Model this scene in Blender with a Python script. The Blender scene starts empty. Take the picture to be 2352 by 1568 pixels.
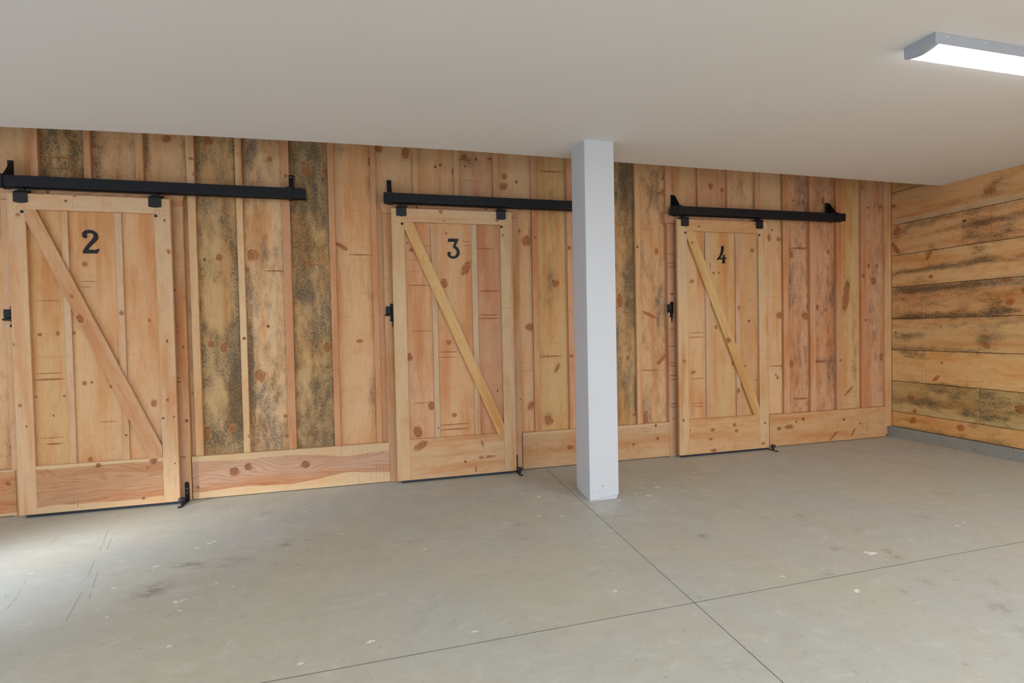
import bpy, math, random
from mathutils import Vector, Matrix, noise
random.seed(7)
sc = bpy.context.scene
COL = sc.collection

# ------------------------------------------------------------------ camera
FPX = 1193.03; YAW = 0.2562; PITCH = 0.02295; ROLL = -0.01984
CAM = Vector((0.0, -4.2936, 1.2))
_F = Vector((math.sin(YAW)*math.cos(PITCH), math.cos(YAW)*math.cos(PITCH), -math.sin(PITCH)))
_r = Vector((math.cos(YAW), -math.sin(YAW), 0.0)); _u = _r.cross(_F)
_R = _r*math.cos(ROLL) + _u*math.sin(ROLL); _U = -_r*math.sin(ROLL) + _u*math.cos(ROLL)
cd = bpy.data.cameras.new('camera'); cam = bpy.data.objects.new('camera', cd); COL.objects.link(cam)
cd.sensor_width = 36; cd.lens = FPX*36/2352; cd.clip_start = 0.05
M = Matrix.Identity(4)
for i in range(3):
    M[i][0] = _R[i]; M[i][1] = _U[i]; M[i][2] = -_F[i]; M[i][3] = CAM[i]
cam.matrix_world = M
sc.camera = cam

def at(px, py, axis, val):
    """point of the photograph -> point of the plane axis = val (0 x, 1 y, 2 z)"""
    d = _F + _R*((px-1176)/FPX) - _U*((py-784)/FPX)
    return CAM + d*((val-CAM[axis])/d[axis])

# ------------------------------------------------------------------ world, light, exposure
w = bpy.data.worlds.new('sky'); sc.world = w; w.use_nodes = True
w.node_tree.nodes['Background'].inputs[0].default_value = (0.75, 0.85, 1.0, 1)
w.node_tree.nodes['Background'].inputs[1].default_value = 0.25
sc.view_settings.view_transform = 'Standard'; sc.view_settings.look = 'None'
sc.view_settings.gamma = 1; sc.view_settings.use_curve_mapping = False
sc.view_settings.exposure = 0.06

def area(name, loc, target, sx, sy, power, color, spread=180):
    l = bpy.data.lights.new(name, 'AREA'); l.shape = 'RECTANGLE'; l.size = sx; l.size_y = sy
    l.energy = power; l.color = color; l.spread = math.radians(spread)
    o = bpy.data.objects.new(name, l); COL.objects.link(o); o.location = loc
    o.rotation_euler = (Vector(target)-Vector(loc)).to_track_quat('-Z', 'Y').to_euler()
    return o
area('daylight_open_garage_door', (0.6, -8.7, 1.35), (0.6, 0, 1.35), 7.4, 2.3, 92, (0.80, 0.90, 1.0))
area('daylight_side_door', (-4.5, -2.3, 1.3), (0.5, -1.6, 0.7), 2.1, 2.1, 30, (0.82, 0.91, 1.0))
for _x, _y, _p in ((-2.4, -6.3, 95), (0.0, -6.3, 75), (2.2, -6.3, 85), (4.2, -6.0, 160), (-3.2, -2.9, 16)):   # added overhead fill for brightness, no such lamps in view
    area('overhead_fill_light', (_x, _y, 2.42), (_x, _y, 0), 1.2, 0.16, _p, (0.93, 0.97, 1.0))
area('floor_patch_spot_upper', (-4.5, -2.4, 1.15), (-1.80, -0.70, 0), 0.25, 0.25, 2.5, (0.92, 0.96, 1.0), 19)  # narrow spot added to put a light patch on the left floor
area('floor_patch_spot_lower', (-4.5, -3.1, 1.15), (-2.00, -1.42, 0), 0.25, 0.25, 5.0, (0.62, 0.78, 1.0), 22)  # second added spot, for the bluish floor patch

# ------------------------------------------------------------------ node helpers
class NT:
    def __init__(s, mat):
        mat.use_nodes = True; s.t = mat.node_tree; s.t.nodes.clear()
    def n(s, typ, **k):
        nd = s.t.nodes.new(typ)
        for a, v in k.items():
            if a.startswith('i_'): nd.inputs[int(a[2:])].default_value = v
            else: setattr(nd, a, v)
        return nd
    def l(s, a, b): s.t.links.new(a, b)
    def math(s, op, a, b=None, c=None, clamp=False):
        nd = s.t.nodes.new('ShaderNodeMath'); nd.operation = op; nd.use_clamp = clamp
        for i, v in enumerate((a, b, c)):
            if v is None: continue
            if isinstance(v, (int, float)): nd.inputs[i].default_value = v
            else: s.l(v, nd.inputs[i])
        return nd.outputs[0]
    def vmul(s, v, xyz):
        nd = s.t.nodes.new('ShaderNodeVectorMath'); nd.operation = 'MULTIPLY'
        s.l(v, nd.inputs[0]); nd.inputs[1].default_value = xyz; return nd.outputs[0]
    def noise(s, vec, scale=1.0, detail=3.0, rough=0.5, dist=0.0):
        nd = s.t.nodes.new('ShaderNodeTexNoise')
        s.l(vec, nd.inputs['Vector']); nd.inputs['Scale'].default_value = scale
        nd.inputs['Detail'].default_value = detail; nd.inputs['Roughness'].default_value = rough
        nd.inputs['Distortion'].default_value = dist
        return nd.outputs['Fac']
    def smooth(s, v, lo, hi, a=0.0, b=1.0):
        nd = s.t.nodes.new('ShaderNodeMapRange'); nd.interpolation_type = 'SMOOTHSTEP'
        s.l(v, nd.inputs[0]); 
        for i, q in enumerate((lo, hi, a, b)): nd.inputs[i+1].default_value = q
        return nd.outputs[0]
    def mix(s, fac, a, b, mode='MIX'):
        nd = s.t.nodes.new('ShaderNodeMix'); nd.data_type = 'RGBA'; nd.blend_type = mode
        if isinstance(fac, (int, float)): nd.inputs[0].default_value = fac
        else: s.l(fac, nd.inputs[0])
        for i, v in ((6, a), (7, b)):
            if isinstance(v, tuple): nd.inputs[i].default_value = v
            else: s.l(v, nd.inputs[i])
        return nd.outputs[2]
    def attr(s, name):
        nd = s.t.nodes.new('ShaderNodeAttribute'); nd.attribute_name = name; return nd

def plain(name, col, rough=0.5, metal=0.0, spec=0.5, bump=0.0, bscale=200, emit=None, var=0.0):
    m = bpy.data.materials.new(name); t = NT(m)
    b = t.n('ShaderNodeBsdfPrincipled'); o = t.n('ShaderNodeOutputMaterial'); t.l(b.outputs[0], o.inputs[0])
    b.inputs['Roughness'].default_value = rough; b.inputs['Metallic'].default_value = metal
    b.inputs['Specular IOR Level'].default_value = spec
    tc = t.n('ShaderNodeTexCoord')
    c0 = (col[0], col[1], col[2], 1)
    nz = t.noise(tc.outputs['Object'], 3.0 if var else 1.0, 3)
    c1 = tuple(x*(1-var) for x in col)+(1,)
    t.l(t.mix(nz, c0, c1), b.inputs['Base Color'])
    if bump:
        bp = t.n('ShaderNodeBump'); bp.inputs['Strength'].default_value = bump; bp.inputs['Distance'].default_value = 0.002
        t.l(t.noise(tc.outputs['Object'], bscale, 2), bp.inputs['Height']); t.l(bp.outputs[0], b.inputs['Normal'])
    if emit:
        b.inputs['Emission Color'].default_value = emit[0]+(1,); b.inputs['Emission Strength'].default_value = emit[1]
    return m

def wood_material():
    m = bpy.data.materials.new('rough_sawn_pine'); t = NT(m)
    b = t.n('ShaderNodeBsdfPrincipled'); o = t.n('ShaderNodeOutputMaterial'); t.l(b.outputs[0], o.inputs[0])
    bc = t.attr('bc').outputs['Vector']; tint = t.attr('tint').outputs['Color']
    mold = t.attr('mold').outputs['Fac']; kn = t.attr('kn').outputs['Fac']; sap = t.attr('sap').outputs['Fac']; fig = t.attr('fig').outputs['Fac']
    # broad streaks of heartwood and sapwood along the board
    broad = t.noise(t.vmul(bc, (9, 0.9, 1)), 1.0, 4, 0.55)
    fine = t.noise(t.vmul(bc, (150, 4.0, 1)), 1.0, 3, 0.6)
    mott = t.noise(t.vmul(bc, (22, 9, 1)), 1.0, 5, 0.62)
    col = t.mix(t.smooth(broad, 0.40, 0.66), tint, t.mix(1.0, tint, (1.0, 1.10, 1.22, 1), 'MULTIPLY'))
    col = t.mix(t.smooth(broad, 0.50, 0.30), col, t.mix(1.0, tint, (0.89, 0.73, 0.59, 1), 'MULTIPLY'))
    col = t.mix(t.smooth(fine, 0.52, 0.70, 0, 0.32), col, t.mix(1.0, col, (0.74, 0.62, 0.50, 1), 'MULTIPLY'))
    col = t.mix(t.smooth(mott, 0.50, 0.72, 0, 0.35), col, t.mix(1.0, col, (0.80, 0.68, 0.56, 1), 'MULTIPLY'))
    # figured growth rings (strong only where fig is set)
    sep = t.n('ShaderNodeSeparateXYZ'); t.l(bc, sep.inputs[0])
    warp = t.noise(t.vmul(bc, (5, 1.3, 1)), 1.0, 2, 0.4)
    ringc = t.math('ADD', t.math('MULTIPLY', sep.outputs[0], 190.0), t.math('MULTIPLY', warp, 120.0))
    rings = t.math('SINE', ringc)
    col = t.mix(t.math('MULTIPLY', t.smooth(rings, -0.2, 1.0, 0, 0.42), fig), col, t.mix(1.0, col, (0.74, 0.56, 0.44, 1), 'MULTIPLY'))
    # pale live-edge sapwood
    sw = t.math('ADD', sap, t.math('MULTIPLY', t.math('SUBTRACT', t.noise(t.vmul(bc, (0, 1.7, 1)), 1.0, 2, 0.4), 0.5), 1.3))
    col = t.mix(t.smooth(sw, 0.50, 0.54), col, (0.58, 0.42, 0.265, 1))
    # saw marks across the board
    sm = t.noise(t.vmul(bc, (3.0, 75.0, 1)), 1.0, 2, 0.5)
    smm = t.noise(t.vmul(bc, (0.8, 1.6, 1)), 1.0, 2, 0.5)
    saw = t.math('MULTIPLY', t.smooth(sm, 0.62, 0.74), t.smooth(smm, 0.52, 0.66, 0, 0.55))
    col = t.mix(saw, col, t.mix(1.0, col, (0.62, 0.46, 0.36, 1), 'MULTIPLY'))
    # warm and pale patches drifting along the board
    pat = t.noise(t.vmul(bc, (5.5, 2.4, 1)), 1.0, 5, 0.6, 0.6)
    col = t.mix(t.smooth(pat, 0.50, 0.68, 0, 0.55), col, t.mix(1.0, col, (0.97, 0.79, 0.60, 1), 'MULTIPLY'))
    col = t.mix(t.smooth(pat, 0.48, 0.32, 0, 0.50), col, t.mix(1.0, col, (1.06, 1.08, 1.04, 1), 'MULTIPLY'))
    hor = t.noise(t.vmul(bc, (0.6, 3.0, 1)), 1.0, 3, 0.6)
    col = t.mix(t.smooth(hor, 0.55, 0.72, 0, 0.30), col, t.mix(1.0, col, (0.86, 0.80, 0.78, 1), 'MULTIPLY'))
    # grey-green weathering and mould speckle
    bl2 = t.noise(t.vmul(bc, (13, 4.5, 1)), 1.0, 5, 0.62, 0.4)
    big = t.noise(t.vmul(bc, (5, 1.8, 1)), 1.0, 3, 0.5)
    on = t.smooth(mold, 0.01, 0.25)
    mv = t.math('ADD', mold, t.math('MULTIPLY', on, t.math('ADD', t.math('MULTIPLY', t.math('SUBTRACT', mott, 0.5), 1.3), t.math('ADD', t.math('MULTIPLY', t.math('SUBTRACT', bl2, 0.5), 1.5), t.math('MULTIPLY', t.math('SUBTRACT', big, 0.5), 1.2)))))
    s1 = t.noise(t.vmul(bc, (430, 150, 1)), 1.0, 2, 0.65)
    s2 = t.noise(t.vmul(bc, (150, 70, 1)), 1.0, 3, 0.65)
    spk = t.math('ADD', t.math('MULTIPLY', s1, 0.45), t.math('MULTIPLY', s2, 0.60))
    tg = t.mix(1.0, tint, (0.52, 0.54, 0.60, 1), 'MULTIPLY')
    tw = t.mix(1.0, tint, (0.60, 0.53, 0.40, 1), 'MULTIPLY')
    glaze = t.mix(t.smooth(big, 0.40, 0.60), tw, tg)
    col = t.mix(t.smooth(mv, 0.15, 1.0, 0, 0.66), col, glaze)
    thr = t.math('SUBTRACT', 0.675, t.math('MULTIPLY', t.math('MINIMUM', mv, 1.15), 0.215))
    dd = t.math('SUBTRACT', spk, thr)
    dark = t.mix(t.smooth(pat, 0.42, 0.58), t.mix(1.0, tint, (0.11, 0.17, 0.27, 1), 'MULTIPLY'), t.mix(1.0, tint, (0.17, 0.17, 0.15, 1), 'MULTIPLY'))
    spf = t.math('MULTIPLY', t.smooth(dd, 0.0, 0.11, 0, 0.80), t.smooth(mold, 0.03, 0.20))
    col = t.mix(spf, col, dark)
    col = t.mix(t.smooth(mv, 0.95, 1.7, 0, 0.45), col, dark)
    # knots: kn runs 0 at the heart to 1 at the rim, 1.6 outside its halo, 2 away from knots, +3 for black rim
    blk = t.math('GREATER_THAN', kn, 2.5)
    k1 = t.math('SUBTRACT', kn, t.math('MULTIPLY', blk, 3.0))
    kw = t.math('ADD', k1, t.math('MULTIPLY', t.math('SUBTRACT', t.noise(t.vmul(bc, (45, 32, 1)), 1.0, 4, 0.65), 0.5), 0.9))
    halo = t.smooth(kw, 1.65, 0.75, 0, 0.60)
    col = t.mix(halo, col, t.mix(1.0, col, (0.86, 0.66, 0.48, 1), 'MULTIPLY'))
    kr = t.math('SINE', t.math('MULTIPLY', kw, 15.0))
    heart = t.mix(t.smooth(kr, -0.9, 1.0), t.mix(1.0, tint, (0.44, 0.25, 0.175, 1), 'MULTIPLY'), t.mix(1.0, tint, (0.62, 0.37, 0.27, 1), 'MULTIPLY'))
    col = t.mix(t.smooth(kw, 1.10, 0.45, 0, 0.86), col, heart)
    rim = t.math('MULTIPLY', t.smooth(kw, 0.60, 0.82), t.smooth(kw, 1.10, 0.90))
    rimc = t.mix(blk, t.mix(1.0, tint, (0.22, 0.12, 0.085, 1), 'MULTIPLY'), (0.040, 0.022, 0.014, 1))
    rn = t.noise(t.vmul(bc, (30, 30, 1)), 1.0, 2, 0.5)
    col = t.mix(t.math('MULTIPLY', rim, t.smooth(rn, 0.35, 0.62, 0.05, 0.70)), col, rimc)
    # small dark knots: kn in -1..0
    tiny = t.math('LESS_THAN', kn, 0.0); faint = t.math('LESS_THAN', kn, -1.0)
    tk = t.math('SUBTRACT', t.math('ABSOLUTE', kn), faint)
    tf = t.math('MULTIPLY', tiny, t.smooth(tk, 0.20, 0.50, 0, 0.9))
    brk = t.smooth(t.noise(t.vmul(bc, (75, 75, 1)), 1.0, 3, 0.6), 0.38, 0.62, 0.03, 0.48)
    tf = t.math('MULTIPLY', tf, t.math('ADD', t.math('SUBTRACT', 1.0, faint), t.math('MULTIPLY', faint, brk)))
    col = t.mix(tf, col, (0.12, 0.060, 0.032, 1))
    col = t.mix(1.0, col, (1.05, 1.0, 0.91, 1), 'MULTIPLY')
    t.l(col, b.inputs['Base Color'])
    b.inputs['Roughness'].default_value = 0.62; b.inputs['Specular IOR Level'].default_value = 0.3
    bp = t.n('ShaderNodeBump'); bp.inputs['Strength'].default_value = 0.35; bp.inputs['Distance'].default_value = 0.0015
    t.l(t.math('ADD', fine, t.math('MULTIPLY', sm, 0.5)), bp.inputs['Height']); t.l(bp.outputs[0], b.inputs['Normal'])
    return m

WOOD = wood_material()
BLACK = plain('black_powder_coated_steel', (0.006, 0.0075, 0.0125), 0.5, 0.0, 0.3, 0.05, 400, var=0.2)
BLACKG = plain('black_glossy_steel', (0.006, 0.007, 0.011), 0.35, 0.0, 0.4)
STEEL = plain('zinc_plated_steel', (0.35, 0.36, 0.36), 0.35, 0.9)
RUBBER_GAP = plain('black_rubber_gap_shade', (0.016, 0.020, 0.030), 0.55)
HOLE = plain('shadowed_hole', (0.01, 0.01, 0.01), 0.9)
WHITE = plain('white_painted_board', (0.60, 0.635, 0.70), 0.55, 0, 0.35, 0.06, 60, var=0.03)
CEIL = plain('white_ceiling_paint', (0.745, 0.74, 0.75), 0.75, 0, 0.25, 0.08, 260, var=0.02)
FIX = plain('white_lamp_housing', (0.40, 0.45, 0.54), 0.4)
LENS = plain('glowing_lamp_diffuser', (0.9, 0.9, 0.9), 0.4, emit=((0.93, 0.97, 1.0), 9.0))
GREYW = plain('grey_outer_wall', (0.55, 0.54, 0.52), 0.7, var=0.08)
DARKB = plain('dark_backing_board', (0.05, 0.04, 0.03), 0.8)

# ------------------------------------------------------------------ objects and tags
def obj(name, verts, faces, mats, parent=None, attrs=None, smooth=False, midx=None, recenter=True, base=False):
    xs = [v[0] for v in verts]; ys = [v[1] for v in verts]; zs = [v[2] for v in verts]
    c = Vector(((min(xs)+max(xs))/2, (min(ys)+max(ys))/2, min(zs) if base else (min(zs)+max(zs))/2)) if recenter else Vector((0, 0, 0))
    me = bpy.data.meshes.new(name); me.from_pydata([(v[0]-c.x, v[1]-c.y, v[2]-c.z) for v in verts], [], faces)
    if attrs:
        for k, vals in attrs.items():
            if k == 'tint':
                a = me.attributes.new(k, 'FLOAT_COLOR', 'POINT'); a.data.foreach_set('color', [q for v in vals for q in (v[0], v[1], v[2], 1.0)])
            elif k == 'bc':
                a = me.attributes.new(k, 'FLOAT_VECTOR', 'POINT'); a.data.foreach_set('vector', [q for v in vals for q in v])
            else:
                a = me.attributes.new(k, 'FLOAT', 'POINT'); a.data.foreach_set('value', list(vals))
    for m in (mats if isinstance(mats, (list, tuple)) else [mats]): me.materials.append(m)
    if midx: me.polygons.foreach_set('material_index', midx)
    if smooth: me.polygons.foreach_set('use_smooth', [True]*len(me.polygons))
    me.update()
    o = bpy.data.objects.new(name, me); COL.objects.link(o); o.location = c
    if parent:
        par(o, parent)
    return o

WLOC = {}
def par(o, parent):
    o.parent = parent
    p = parent; off = Vector((0, 0, 0))
    while p is not None:                      # all objects are unrotated: locations add up
        off += WLOC.get(p.name, Vector(p.location)) if p.parent is None else Vector((0, 0, 0))
        if p.parent is None: break
        p = p.parent
    # world position of the parent
    wp = world_loc(parent)
    o.location = Vector(o.location) - wp
def world_loc(o):
    v = Vector((0, 0, 0))
    while o is not None:
        v += Vector(o.location); o = o.parent
    return v

def empty(name, loc):
    o = bpy.data.objects.new(name, None); COL.objects.link(o); o.location = loc; o.empty_display_size = 0.1
    return o
def tag(o, label=None, cat=None, group=None, kind=None):
    if label: o['label'] = label
    if cat: o['category'] = cat
    if group: o['group'] = group
    if kind: o['kind'] = kind
    return o

class MB:
    """plain mesh: boxes, prisms, cylinders"""
    def __init__(s): s.v = []; s.f = []; s.m = []
    def add(s, vs, fs, mi=0):
        k = len(s.v); s.v += [tuple(v) for v in vs]; s.f += [tuple(i+k for i in f) for f in fs]; s.m += [mi]*len(fs)
    def box(s, x0, x1, y0, y1, z0, z1, c=0.0, mi=0):
        if c <= 0:
            s.add([(x0,y0,z0),(x1,y0,z0),(x1,y1,z0),(x0,y1,z0),(x0,y0,z1),(x1,y0,z1),(x1,y1,z1),(x0,y1,z1)],
                  [(0,3,2,1),(4,5,6,7),(0,1,5,4),(1,2,6,5),(2,3,7,6),(3,0,4,7)], mi); return
        # chamfered along all edges: hull of inset boxes
        vs = []; fs = []
        for sx, X in ((0, x0), (1, x1)):
            for sy, Y in ((0, y0), (1, y1)):
                for sz, Z in ((0, z0), (1, z1)):
                    dx = c if sx == 0 else -c; dy = c if sy == 0 else -c; dz = c if sz == 0 else -c
                    vs += [(X, Y+dy, Z+dz), (X+dx, Y, Z+dz), (X+dx, Y+dy, Z)]
        import itertools
        def I(sx, sy, sz, a): return ((sx*2+sy)*2+sz)*3+a
        for a in range(3):
            for sd in (0, 1):
                q = []
                for (p, r) in ((0,0),(1,0),(1,1),(0,1)):
                    t = [p, r]; t.insert(a, sd); q.append(I(*t, a))
                if sd == 0: q.reverse()
                if a == 1: q.reverse()
                fs.append(tuple(q))
        for a in range(3):       # edge strips running along axis a
            b1, b2 = [k for k in range(3) if k != a]
            for p in (0, 1):
                for r in (0, 1):
                    t0 = [0]*3; t0[b1] = p; t0[b2] = r; t1 = list(t0); t1[a] = 1
                    fs.append((I(*t0, b1), I(*t1, b1), I(*t1, b2), I(*t0, b2)))
        for sx in (0, 1):
            for sy in (0, 1):
                for sz in (0, 1): fs.append((I(sx,sy,sz,0), I(sx,sy,sz,1), I(sx,sy,sz,2)))
        s.add(vs, fs, mi)
    def prism(s, pts, d, mi=0):
        """pts: list of 3-D points of a flat outline, d: extrusion vector"""
        n = len(pts); d = Vector(d); a = [Vector(p) for p in pts]; b = [p+d for p in a]
        s.add(a+b, [tuple(range(n)), tuple(range(2*n-1, n-1, -1))]+[(i, (i+1) % n+0, (i+1) % n+n, i+n) for i in range(n)], mi)
    def cyl(s, p0, p1, r0, r1=None, n=24, mi=0):
        r1 = r0 if r1 is None else r1
        p0 = Vector(p0); p1 = Vector(p1); ax = (p1-p0).normalized()
        e = ax.orthogonal().normalized(); g = ax.cross(e)
        A = [p0+(e*math.cos(t)+g*math.sin(t))*r0 for t in (2*math.pi*i/n for i in range(n))]
        B = [p1+(e*math.cos(t)+g*math.sin(t))*r1 for t in (2*math.pi*i/n for i in range(n))]
        s.add(A+B, [tuple(range(n-1, -1, -1)), tuple(range(n, 2*n))]+[(i, (i+1) % n, (i+1) % n+n, i+n) for i in range(n)], mi)
    def lathe(s, c, prof, n=32, mi=0):
        """rings (radius, z) round the vertical axis through c"""
        vs = []; fs = []
        for r, z in prof:
            vs += [(c[0]+r*math.cos(2*math.pi*i/n), c[1]+r*math.sin(2*math.pi*i/n), c[2]+z) for i in range(n)]
        for k in range(len(prof)-1):
            for i in range(n):
                j = (i+1) % n; fs.append((k*n+i, k*n+j, (k+1)*n+j, (k+1)*n+i))
        fs.append(tuple(range(n-1, -1, -1))); fs.append(tuple((len(prof)-1)*n+i for i in range(n)))
        s.add(vs, fs, mi)
    def build(s, name, mats, parent=None, smooth=False, base=False):
        import bmesh
        o = obj(name, s.v, s.f, mats, parent, smooth=False, midx=s.m, base=base)
        bm = bmesh.new(); bm.from_mesh(o.data); bmesh.ops.recalc_face_normals(bm, faces=bm.faces)
        bm.to_mesh(o.data); bm.free()
        if smooth:
            o.data.polygons.foreach_set('use_smooth', [True]*len(o.data.polygons))
            o.data.set_sharp_from_angle(angle=math.radians(35))
        return o

# ------------------------------------------------------------------ timber
X = Vector((1, 0, 0)); Y = Vector((0, 1, 0)); Z = Vector((0, 0, 1))
class Wood:
    def __init__(s): s.v = []; s.f = []; s.a = {k: [] for k in ('bc', 'tint', 'mold', 'kn', 'sap', 'fig')}
    def vert(s, p, bc, mold=0, kn=2.0, sap=0.0):
        s.v.append(tuple(p)); s.a['bc'].append(bc); s.a['tint'].append(s.tint); s.a['mold'].append(mold)
        s.a['kn'].append(kn); s.a['sap'].append(sap); s.a['fig'].append(s.fig); return len(s.v)-1
    def board(s, O, U, V, w, L, t, tint, mold=0.0, edge=(0, 0), blobs=(), knots=(), sap=None, fig=0.0, seed=None,
              gu=0.022, gv=0.05, c=0.002, poly=None):
        """O: corner of the front face, U across, V along, body lies behind the face (opposite to N = V x U turned outward)"""
        s.tint = tint; s.fig = fig; sd = random.uniform(0, 300) if seed is None else seed
        N = U.cross(V)              # points out of the front face
        def sp(u, v):
            if not sap: return 0.0
            a, b = sap
            return max(0.0, 1.0-(u/a)*0.5 if a else 0, 1.0-((w-u)/b)*0.5 if b else 0)
        def ml(u, v):
            m = mold
            if edge[0]: m += edge[0]*math.exp(-(u/0.030)**2)*(0.6+0.8*noise.noise((sd, v*2.2, 0.3)))
            if edge[1]: m += edge[1]*math.exp(-((w-u)/0.030)**2)*(0.6+0.8*noise.noise((sd, v*2.2, 5.3)))
            if blobs:
                p = O+U*u+V*v
                for bp, ru, rv, st in blobs:
                    d = p-bp; q = (d.dot(U)/ru)**2+(d.dot(V)/rv)**2
                    if q < 6: m += st*math.exp(-q)
            return max(0.0, min(m, 1.3))
        nu = max(1, int(w/gu)) if (blobs or edge[0] or edge[1] or sap) else 1; nv = max(1, int(L/gv)) if (blobs or edge[0] or edge[1]) else 1
        us = [c+(w-2*c)*i/nu for i in range(nu+1)]; vs = [c+(L-2*c)*j/nv for j in range(nv+1)]
        idx = [[s.vert(O+U*u+V*v, (u, v, sd), ml(u, v), 2.0, sp(u, v)) for v in vs] for u in us]
        for i in range(nu):
            for j in range(nv):
                s.f.append((idx[i][j], idx[i+1][j], idx[i+1][j+1], idx[i][j+1]))
        # rim: chamfer ring then back ring
        ring = [(i, 0) for i in range(nu+1)]+[(nu, j) for j in range(1, nv+1)]+[(i, nv) for i in range(nu-1, -1, -1)]+[(0, j) for j in range(nv-1, 0, -1)]
        def outp(i, j):
            return (0 if i == 0 else (w if i == nu else us[i])), (0 if j == 0 else (L if j == nv else vs[j]))
        fr = [idx[i][j] for i, j in ring]; mid = []; bk = []
        for i, j in ring:
            u, v = outp(i, j)
            mid.append(s.vert(O+U*u+V*v-N*c, (u+c, v, sd), s.a['mold'][idx[i][j]], 2.0, sp(u, v)))
            bk.append(s.vert(O+U*u+V*v-N*t, (u+t, v+0.01, sd), s.a['mold'][idx[i][j]]*0.6, 2.0, sp(u, v)))
        n = len(ring)
        for a in range(n):
            b = (a+1) % n
            s.f.append((fr[a], mid[a], mid[b], fr[b])); s.f.append((mid[a], bk[a], bk[b], mid[b]))
        s.f.append(tuple(bk))
        for K in knots: s.knot(O, U, V, N, w, L, sd, ml, sp, *K)
    def knot(s, O, U, V, N, w, L, sd, ml, sp, p, ru, rv, rot=0.0, typ=0, inside=None):
        """typ 0 red-brown, 1 black rim, 2 small dark"""
        d = p-O; u0 = d.dot(U); v0 = d.dot(V)
        if u0 < -ru*0.6 or u0 > w+ru*0.6 or v0 < 0 or v0 > L: return
        s.kc = getattr(s, 'kc', 0)+1; lift = 0.0003+0.00007*(s.kc % 9)
        ns = 20; rings = [0.0, 0.4, 0.75, 1.0, 1.3, 1.7] if typ < 2 else [0.0, 0.4, 0.7, 1.0]
        prev = None; e = 0.003
        for k in rings:
            cur = []
            for i in range(ns if k > 0 else 1):
                t = 2*math.pi*i/ns; a = k*math.cos(t); b = k*math.sin(t)
                uu = a*ru*math.cos(rot)-b*rv*math.sin(rot); vv = a*ru*math.sin(rot)+b*rv*math.cos(rot)
                if inside and not inside(u0, v0): return
                if inside:
                    f = 1.0
                    while f > 0 and not inside(u0+uu*f, v0+vv*f): f -= 0.04
                    uu *= max(f, 0); vv *= max(f, 0)
                u = min(max(u0+uu, e), w-e); v = min(max(v0+vv, e), L-e)
                uu = u-u0; vv = v-v0
                a = (uu*math.cos(rot)+vv*math.sin(rot))/ru; b = (-uu*math.sin(rot)+vv*math.cos(rot))/rv
                kk = math.hypot(a, b)
                if typ < 2: kv = (kk if k < 1.69 else max(kk, 2.0)) + (3.0 if typ == 1 else 0.0)
                else: kv = -max(0.0001, 1.0-kk)-(1.001 if typ == 3 else 0)
                cur.append(s.vert(O+U*u+V*v+N*lift, (u, v, sd), ml(u, v)*(1 if k > 1.2 else .6), kv, sp(u, v)))
            if prev is not None:
                if len(prev) == 1:
                    for i in range(ns): s.f.append((prev[0], cur[i], cur[(i+1) % ns]))
                else:
                    for i in range(ns):
                        j = (i+1) % ns; s.f.append((prev[i], cur[i], cur[j], prev[j]))
            prev = cur
    def poly(s, pts, A, t, tint, knots=(), fig=0.0, N=Vector((0, -1, 0)), sd=None):
        """flat polygon board (pts counter-clockwise seen from the front), A = grain direction"""
        s.tint = tint; s.fig = fig; sd = random.uniform(0, 300) if sd is None else sd
        A = Vector(A).normalized(); B = A.cross(N); O = Vector(pts[0])
        def bc(p, k=0): d = p-O; return (d.dot(B)+k, d.dot(A), sd)
        fr = [s.vert(Vector(p), bc(Vector(p))) for p in pts]; bk = [s.vert(Vector(p)-N*t, bc(Vector(p), t)) for p in pts]
        s.f.append(tuple(fr)); s.f.append(tuple(reversed(bk))); n = len(pts)
        for a in range(n):
            b = (a+1) % n; s.f.append((fr[a], bk[a], bk[b], fr[b]))
        P2 = [((Vector(p)-O).dot(B)+5, (Vector(p)-O).dot(A)+5) for p in pts]
        def inside(u, v):
            sg = 0
            for i in range(n):
                a, b = P2[i], P2[(i+1) % n]; c_ = (b[0]-a[0])*(v-a[1])-(b[1]-a[1])*(u-a[0])
                c_ /= math.hypot(b[0]-a[0], b[1]-a[1])
                if abs(c_) < 0.0015: return False
                if sg == 0: sg = 1 if c_ > 0 else -1
                elif (c_ > 0) != (sg > 0): return False
            return True
        for (p, ru, rv, rot, typ) in knots:
            s.knot(O-B*5-A*5, B, A, N, 10, 10, sd, lambda u, v: 0, lambda u, v: 0, p, ru, rv, rot, typ, inside)
    def build(s, name, parent=None, base=False):
        import bmesh
        o = obj(name, s.v, s.f, WOOD, parent, attrs=s.a, base=base)
        bm = bmesh.new(); bm.from_mesh(o.data); bmesh.ops.recalc_face_normals(bm, faces=bm.faces)
        bm.to_mesh(o.data); bm.free()
        return o

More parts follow.
